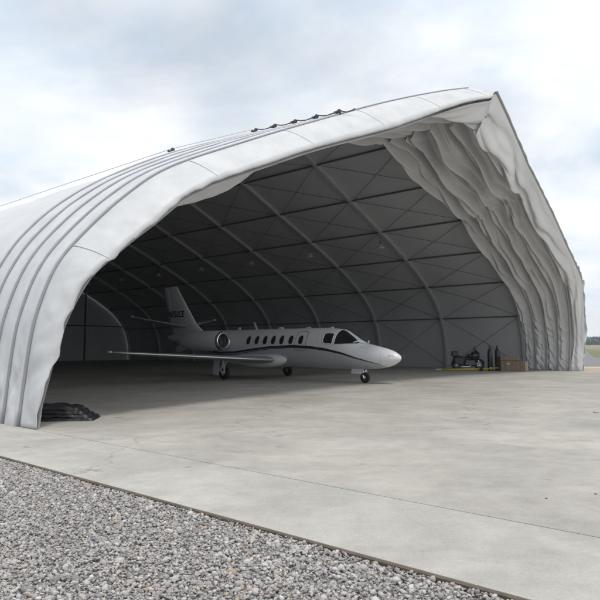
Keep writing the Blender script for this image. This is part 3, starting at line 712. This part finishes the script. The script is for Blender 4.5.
# undercarriage
def wheel(par, c, r, wd):
    b = MB(); b.lathe([(r * .55, -wd * .5), (r * .86, -wd * .5), (r * .97, -wd * .3), (r, 0), (r * .97, wd * .3), (r * .86, wd * .5), (r * .55, wd * .5)], 28, 'y', c); t = b.build('wheel', M['black'], par, smooth=True)
    b = MB(); b.lathe([(.02, -wd * .52), (r * .25, -wd * .55), (r * .5, -wd * .42), (r * .57, -wd * .46), (r * .57, wd * .46), (r * .5, wd * .42), (r * .25, wd * .55), (.02, wd * .52)], 24, 'y', c); b.build('rim', M['chrome'], t, smooth=True)
for sgn in (-1, 1):
    y = sgn * 2.53; b = MB()
    b.tube([(.0, y, 1.05), (-.02, y, .62)], .075, 12); b.tube([(-.02, y, .7), (-.22, y, .52), (-.05, y, .34)], [.05, .055, .05], 10); b.tube([(-.05, y - .0, .34), (-.05, y - sgn * .13, .34)], .05, 10); b.tube([(.35, y, 1.05), (.02, y, .62)], .035, 8)
    b.box((.06, y, .5), (.10, .05, .36)); gr = b.build('main_gear', M['jet'], jet, smooth=False, bevel=.01)
    wheel(gr, (-.05, y - sgn * .13, .33), .33, .19)
    b = MB(); b.box((-.42, y + sgn * .10, .66), (.42, .03, .82), Matrix.Rotation(R(14), 3, 'Y') @ Matrix.Rotation(R(-5 * sgn), 3, 'X')); b.build('gear_door', M['jet'], gr, bevel=.01)
b = MB(); x = 6.87
b.tube([(x - .18, 0, .85), (x - .06, 0, .42)], .055, 12); b.tube([(x - .06, 0, .42), (x - .03, .13, .36), (x, .13, .24)], .035, 8); b.tube([(x - .06, 0, .42), (x - .03, -.13, .36), (x, -.13, .24)], .035, 8); b.tube([(x, -.15, .245), (x, .15, .245)], .03, 8); b.tube([(x - .55, 0, .75), (x - .1, 0, .5)], .03, 8); b.box((x + .02, 0, .55), (.06, .10, .10))
gr = b.build('nose_gear', M['chrome'], jet, bevel=.006); wheel(gr, (x, 0, .245), .245, .14)
for sy in (-1, 1):
    b = MB(); b.box((x - .32, sy * .20, .55), (.62, .02, .26), Matrix.Rotation(R(12 * sy), 3, 'X')); b.build('gear_door', M['jet'], gr, bevel=.008)
# antennas, wipers and rain deflector
for (x, z, h, wd, lean) in ((-1.6, 2.57, .16, .18, .1), (-.15, 2.58, .40, .14, -.22), (1.5, 2.585, .10, .34, 0), (3.4, 2.58, .07, .26, 0), (4.9, 2.55, .08, .22, 0)):
    P = lift_surface([(z - .04, x + wd, wd * 1.6, .16, 0), (z + h, x + wd + lean - .06, wd * .9, .14, 0)], 'z'); b = MB(); b.grid(P, wrap=True); b.add(P[-1], [tuple(range(P.shape[1]))]); b.build('antenna', M['jet'], jet, smooth=True)
for sy in (-1, 1):
    b = MB(); b.tube([(6.95, -.18 * sy, 1.86), (6.80, -.42 * sy, 1.93), (6.62, -.60 * sy, 1.86)], [.03, .045, .02], 8); b.build('rain_deflector', M['jet'], jet, smooth=True)
    b = MB(); b.tube([(8.35, -.33 * sy, 1.28), (8.55, -.44 * sy, 1.26), (8.7, -.44 * sy, 1.26)], .014, 6); b.build('pitot_tube', M['chrome'], jet)

# ------------------------------------------------------------------ motorcycle
def motorcycle():
    r = empty('motorcycle', (11.95, 42.9, 0), R(-6)); r.scale = (1.02, 1.1, 1.14); tag(r, 'black touring motorcycle with maroon tank parked against the side wall', 'motorcycle')
    for x, nm in ((.78, 'front'), (-.78, 'rear')):
        b = MB(); b.lathe([(.22, -.06), (.30, -.065), (.33, 0), (.30, .065), (.22, .06)], 28, 'y', (x, 0, .33), cap=False); b.lathe([(.22, .06), (.22, -.06)], 28, 'y', (x, 0, .33), cap=False)
        wl = b.build('wheel', M['black'], r, smooth=True)
        b = MB(); b.lathe([(.02, -.07), (.07, -.07), (.07, .07), (.02, .07)], 12, 'y', (x, 0, .33))
        for q in range(7):
            an = q * 2 * math.pi / 7; b.tube([(x, 0, .33), (x + .22 * math.cos(an), 0, .33 + .22 * math.sin(an))], .014, 5)
        b.build('rim', M['chrome'], wl)
        b = MB(); P = np.array([[(x + .37 * math.cos(R(an)), y, .33 + .37 * math.sin(R(an)) - abs(y) * .35) for y in (-.09, -.04, .04, .09)] for an in np.linspace(15, 165 if nm == 'front' else 190, 16)]); b.grid(P); b.build('fender', M['blackgloss'], r, smooth=True, solid=.012)
    b = MB(); b.tube([(.52, -.10, .98), (.78, -.10, .33)], .035, 8); b.tube([(.52, .10, .98), (.78, .10, .33)], .035, 8); b.build('fork', M['chrome'], r)
    b = MB(); b.tube([(.50, 0, .95), (.35, 0, .45), (.1, 0, .22), (-.4, 0, .24), (-.5, 0, .6), (-.1, 0, .75), (.48, 0, .9)], .03, 8); b.tube([(-.5, -.08, .55), (-.78, -.10, .33)], .03, 8); b.tube([(-.5, .08, .55), (-.78, .10, .33)], .03, 8); b.build('frame', M['blackgloss'], r)
    b = MB(); b.box((.02, 0, .36), (.46, .34, .26)); b.lathe([(.11, -.02), (.12, 0), (.10, .26), (.12, .30)], 14, 'z', (.12, 0, .42)); b.lathe([(.11, -.02), (.12, 0), (.10, .22), (.12, .26)], 14, 'z', (-.12, 0, .42)); b.lathe([(.05, -.2), (.13, -.18), (.13, .18), (.05, .2)], 16, 'y', (.02, 0, .32)); b.build('engine', M['steel_dark'], r, bevel=.02)
    b = MB(); P = []
    for x, ry, rz, zc in ((.47, .04, .05, .90), (.40, .14, .12, .90), (.22, .18, .15, .88), (.0, .16, .13, .85), (-.14, .08, .06, .82)): P.append([(x, ry * math.cos(q * .5236), zc + rz * math.sin(q * .5236)) for q in range(12)])
    b.grid(np.array(P), wrap=True); b.build('fuel_tank', M['maroon'], r, smooth=True)
    b = MB(); P = []
    for x, wd, z in ((-.05, .10, .80), (-.2, .16, .76), (-.42, .18, .76), (-.5, .17, .86), (-.75, .15, .88), (-.95, .11, .86)): P.append([(x, -wd, z - .08), (x, -wd, z), (x, -wd * .6, z + .05), (x, wd * .6, z + .05), (x, wd, z), (x, wd, z - .08)])
    b.grid(np.array(P), wrap=True); b.add(P[0], [tuple(range(6))]); b.add(P[-1], [tuple(range(6))[::-1]]); b.build('seat', M['black'], r, smooth=True)
    b = MB(); b.tube([(.35, -.40, 1.08), (.44, -.25, 1.10), (.50, -.08, 1.02), (.50, .08, 1.02), (.44, .25, 1.10), (.35, .40, 1.08)], .016, 8); b.build('handlebar', M['chrome'], r)
    b = MB(); P = []
    for x, wd, z0, z1 in ((.28, .36, .62, 1.14), (.50, .36, .52, 1.20), (.68, .28, .58, 1.16), (.78, .15, .72, 1.08), (.82, .02, .88, .98)): P.append([(x, wd * math.cos(q * math.pi / 8), (z0 + z1) / 2 + (z1 - z0) / 2 * math.sin(q * math.pi / 8)) for q in range(16)])
    b.grid(np.array(P), wrap=True); b.build('fairing', M['blackgloss'], r, smooth=True)
    b = MB(); P = np.array([[(.64 - .20 * t, y, 1.12 + .32 * t - y * y * 1.2) for y in np.linspace(-.24, .24, 7)] for t in (0, .35, .7, 1)]); b.grid(P); b.build('windscreen', M['glass'], r, smooth=True, solid=.006)
    b = MB(); b.lathe([(.01, .03), (.06, .025), (.085, 0), (.085, -.05)], 16, 'x', (.80, 0, .94)); b.build('headlight', M['white'], r, smooth=True)
    for sy in (-1, 1):
        b = MB(); b.box((-.66, sy * .30, .56), (.64, .20, .44)); b.build('pannier', M['blackgloss'], r, bevel=.05)
        b = MB(); b.tube([(.1, sy * .16, .45), (.15, sy * .2, .25), (-.1, sy * .22, .2), (-.95, sy * .24, .24)], [.03, .03, .035, .05], 10); b.build('exhaust_pipe', M['chrome'], r, smooth=True)
        b = MB(); b.tube([(.42, sy * .36, 1.1), (.44, sy * .42, 1.22)], .008, 5); b.box((.44, sy * .44, 1.26), (.02, .14, .08)); b.build('mirror', M['blackgloss'], r, bevel=.006)
    b = MB(); b.box((-.98, 0, .78), (.03, .12, .08)); b.build('tail_light', M['red'], r, bevel=.01)
    b = MB(); b.box((.12, 0, .46), (.86, .44, .44), taper=.8); b.build('lower_fairing', M['blackgloss'], r, bevel=.08)
    b = MB(); b.box((-.90, 0, 1.0), (.42, .46, .34)); b.build('top_case', M['blackgloss'], r, bevel=.05)
    b = MB(); b.tube([(-.1, -.12, .25), (-.18, -.30, .0)], .015, 6); b.build('side_stand', M['steel_dark'], r)
motorcycle()

# ------------------------------------------------------------------ gas cylinders, cartons, tow bar, tarpaulin
def cylinder(loc, label, disc):
    r = empty('gas_cylinder', loc); tag(r, label, 'gas cylinder', 'black gas cylinders by the cartons')
    b = MB(); b.lathe([(.13, .0), (.155, .01), (.165, .05), (.165, 1.30), (.145, 1.40), (.08, 1.48), (.05, 1.52), (.05, 1.56)], 24); b.build('bottle', M['blackgloss'], r, smooth=True)
    b = MB(); b.lathe([(.055, 1.55), (.07, 1.58), (.07, 1.70), (.05, 1.74), (.01, 1.75)], 16); b.build('valve_cap', M['steel_dark'], r, smooth=True)
    if disc:
        b = MB(); b.lathe([(.01, -.185), (.10, -.185), (.10, -.17), (.01, -.17)], 20, 'y', (0, 0, .16)); b.build('tag', M['white'], r)
cylinder((13.08, 41.5, 0), 'tall black gas cylinder with white round tag, left of the pair', True)
cylinder((13.80, 42.15, 0), 'tall black gas cylinder standing behind the brown carton', False)
def carton(loc, rz, d, label, endm, lid):
    r = empty('carton', loc, rz); tag(r, label, 'carton')
    b = MB(); b.box((0, 0, d[2] / 2), d); b.build('box', M['brown'], r, bevel=.015)
    if endm:
        b = MB(); b.box((d[0] / 2 + .10, 0, d[2] / 2 - .02), (.19, d[1] * .94, d[2] - .05)); b.build('end_panel', M['pale'], r, bevel=.012)
        b = MB(); b.box((-.33, -d[1] / 2 - .006, d[2] * .72), (.2, .008, .13)); b.build('paper_label', M['pale'], r)
    b = MB(); b.box((0, 0, d[2] + .004), (d[0] * .98, .06, .004)); b.build('tape', M['pale'], r)
    for x in (-d[0] * .3, d[0] * .3): b = MB(); b.box((x, 0, d[2] / 2), (.03, d[1] + .012, d[2] + .01)); b.build('strap', M['steel_dark'], r)
carton((14.32, 40.9, 0), R(-2), (1.62, .75, .70), 'long brown carton with pale end standing on the floor by the curtain', True, 0)
carton((14.15, 40.95, .715), R(3), (1.32, .6, .27), 'flat brown carton lying on top of the long carton', False, 0)

tow = empty('tow_bar', (11.65, 41.35, 0), R(-2)); tag(tow, 'long yellow aircraft tow bar lying on the floor in front of the motorcycle', 'tow bar')
b = MB(); b.tube([(-1.95, 0, .10), (1.3, 0, .14)], .05, 10); b.build('shaft', M['yellow'], tow, smooth=True)
b = MB(); b.tube([(1.3, 0, .14), (1.9, -.22, .22), (2.25, -.22, .26)], .045, 8); b.tube([(1.3, 0, .14), (1.9, .22, .22), (2.25, .22, .26)], .045, 8); b.tube([(1.75, -.2, .2), (1.75, .2, .2)], .035, 8); b.tube([(1.6, 0, .12), (1.7, 0, .42)], .025, 8); b.build('fork', M['yellow'], tow, smooth=True)
b = MB(); b.tube([(-1.95, 0, .10), (-2.25, 0, .09)], .06, 8); b.lathe([(.06, -.02), (.10, -.02), (.10, .02), (.06, .02)], 18, 'z', (-2.34, 0, .09), cap=False); b.build('towing_eye', M['jet_grey'], tow)
for sy in (-1, 1):
    b = MB(); b.lathe([(.03, -.035), (.11, -.035), (.12, 0), (.11, .035), (.03, .035)], 18, 'y', (.75, sy * .16, .12)); b.build('wheel', M['black'], tow, smooth=True)
b = MB(); b.tube([(.75, -.16, .12), (.75, .16, .12)], .018, 6); b.build('axle', M['jet_grey'], tow)

def tarp():
    b = MB(); rng = random.Random(4)
    z = 0
    for k in range(4):
        ln = 1.75 - .10 * k; wd = .85 - .05 * k; th = .072 + rng.uniform(0, .02); nx, ny = 60, 30
        cx = -.02 - .07 * k; 
        for part in (0, 1):
            P = np.zeros((nx, ny, 3))
            for i in range(nx):
                for j in range(ny):
                    u, v = i / (nx - 1) * 2 - 1, j / (ny - 1) * 2 - 1
                    ed = min(1, (1 - abs(u)) * 14) ** .5 * min(1, (1 - abs(v)) * 9) ** .5
                    x = cx + u * ln / 2 * (1 + .05 * noise.noise(Vector((v * 2, k, 3)))); y = v * wd / 2 * (1 + .07 * noise.noise(Vector((u * 3, k, 7))))
                    wv = .03 * noise.noise(Vector((u * 3.5, v * 3, k))) + .010 * noise.noise(Vector((u * 9, v * 8, k)))
                    slump = -.012 * k * max(0, u - .3) * 2
                    zz = z + (th * ed if part == 0 else 0) + wv * (k + .4) * .5 + slump + .01 * k
                    P[i, j] = (x, y, max(zz, .004 if part == 0 else .002))
            b.grid(P, flip=(part == 1))
        z += th
    o = b.build('folded_tarpaulin', M['tarp'], None, smooth=True)
    o.location = HW(1.2, 1.35); o.rotation_euler = (0, 0, R(8)); tag(o, 'folded black tarpaulin lying on the concrete at the left foot of the hangar', 'tarpaulin')
tarp()

# small litter on the apron
def pebble(loc, r, m, label, name='stone', cat='stone'):
    b = MB(); P = []
    for i, (t, h) in enumerate(((.2, 0), (.9, .1), (1, .35), (.75, .7), (.2, .85))): P.append([(r * t * math.cos(q * .6283) * (1 + .3 * noise.noise(Vector((q * 1.3, i, r * 50)))) * 1.4, r * t * math.sin(q * .6283), r * h) for q in range(10)])
    b.grid(np.array(P), wrap=True); b.add(P[-1], [tuple(range(10))]); o = b.build(name, m, None, smooth=True); o.location = loc; tag(o, label, cat)
ps = mat('pale_stone', (.5, .46, .38), .9, var=.2, vscale=20); ds = mat('dark_stone', (.12, .11, .09), .9, var=.2, vscale=20)
pebble((7.57, 15.5, 0), .055, ps, 'pale stone alone on the concrete at the right side')
pebble((2.75, 6.85, 0), .011, ds, 'small dark stone on the concrete near the bottom right')
pebble((3.40, 7.05, 0), .012, ds, 'tiny brown stone on the concrete at the far bottom right')
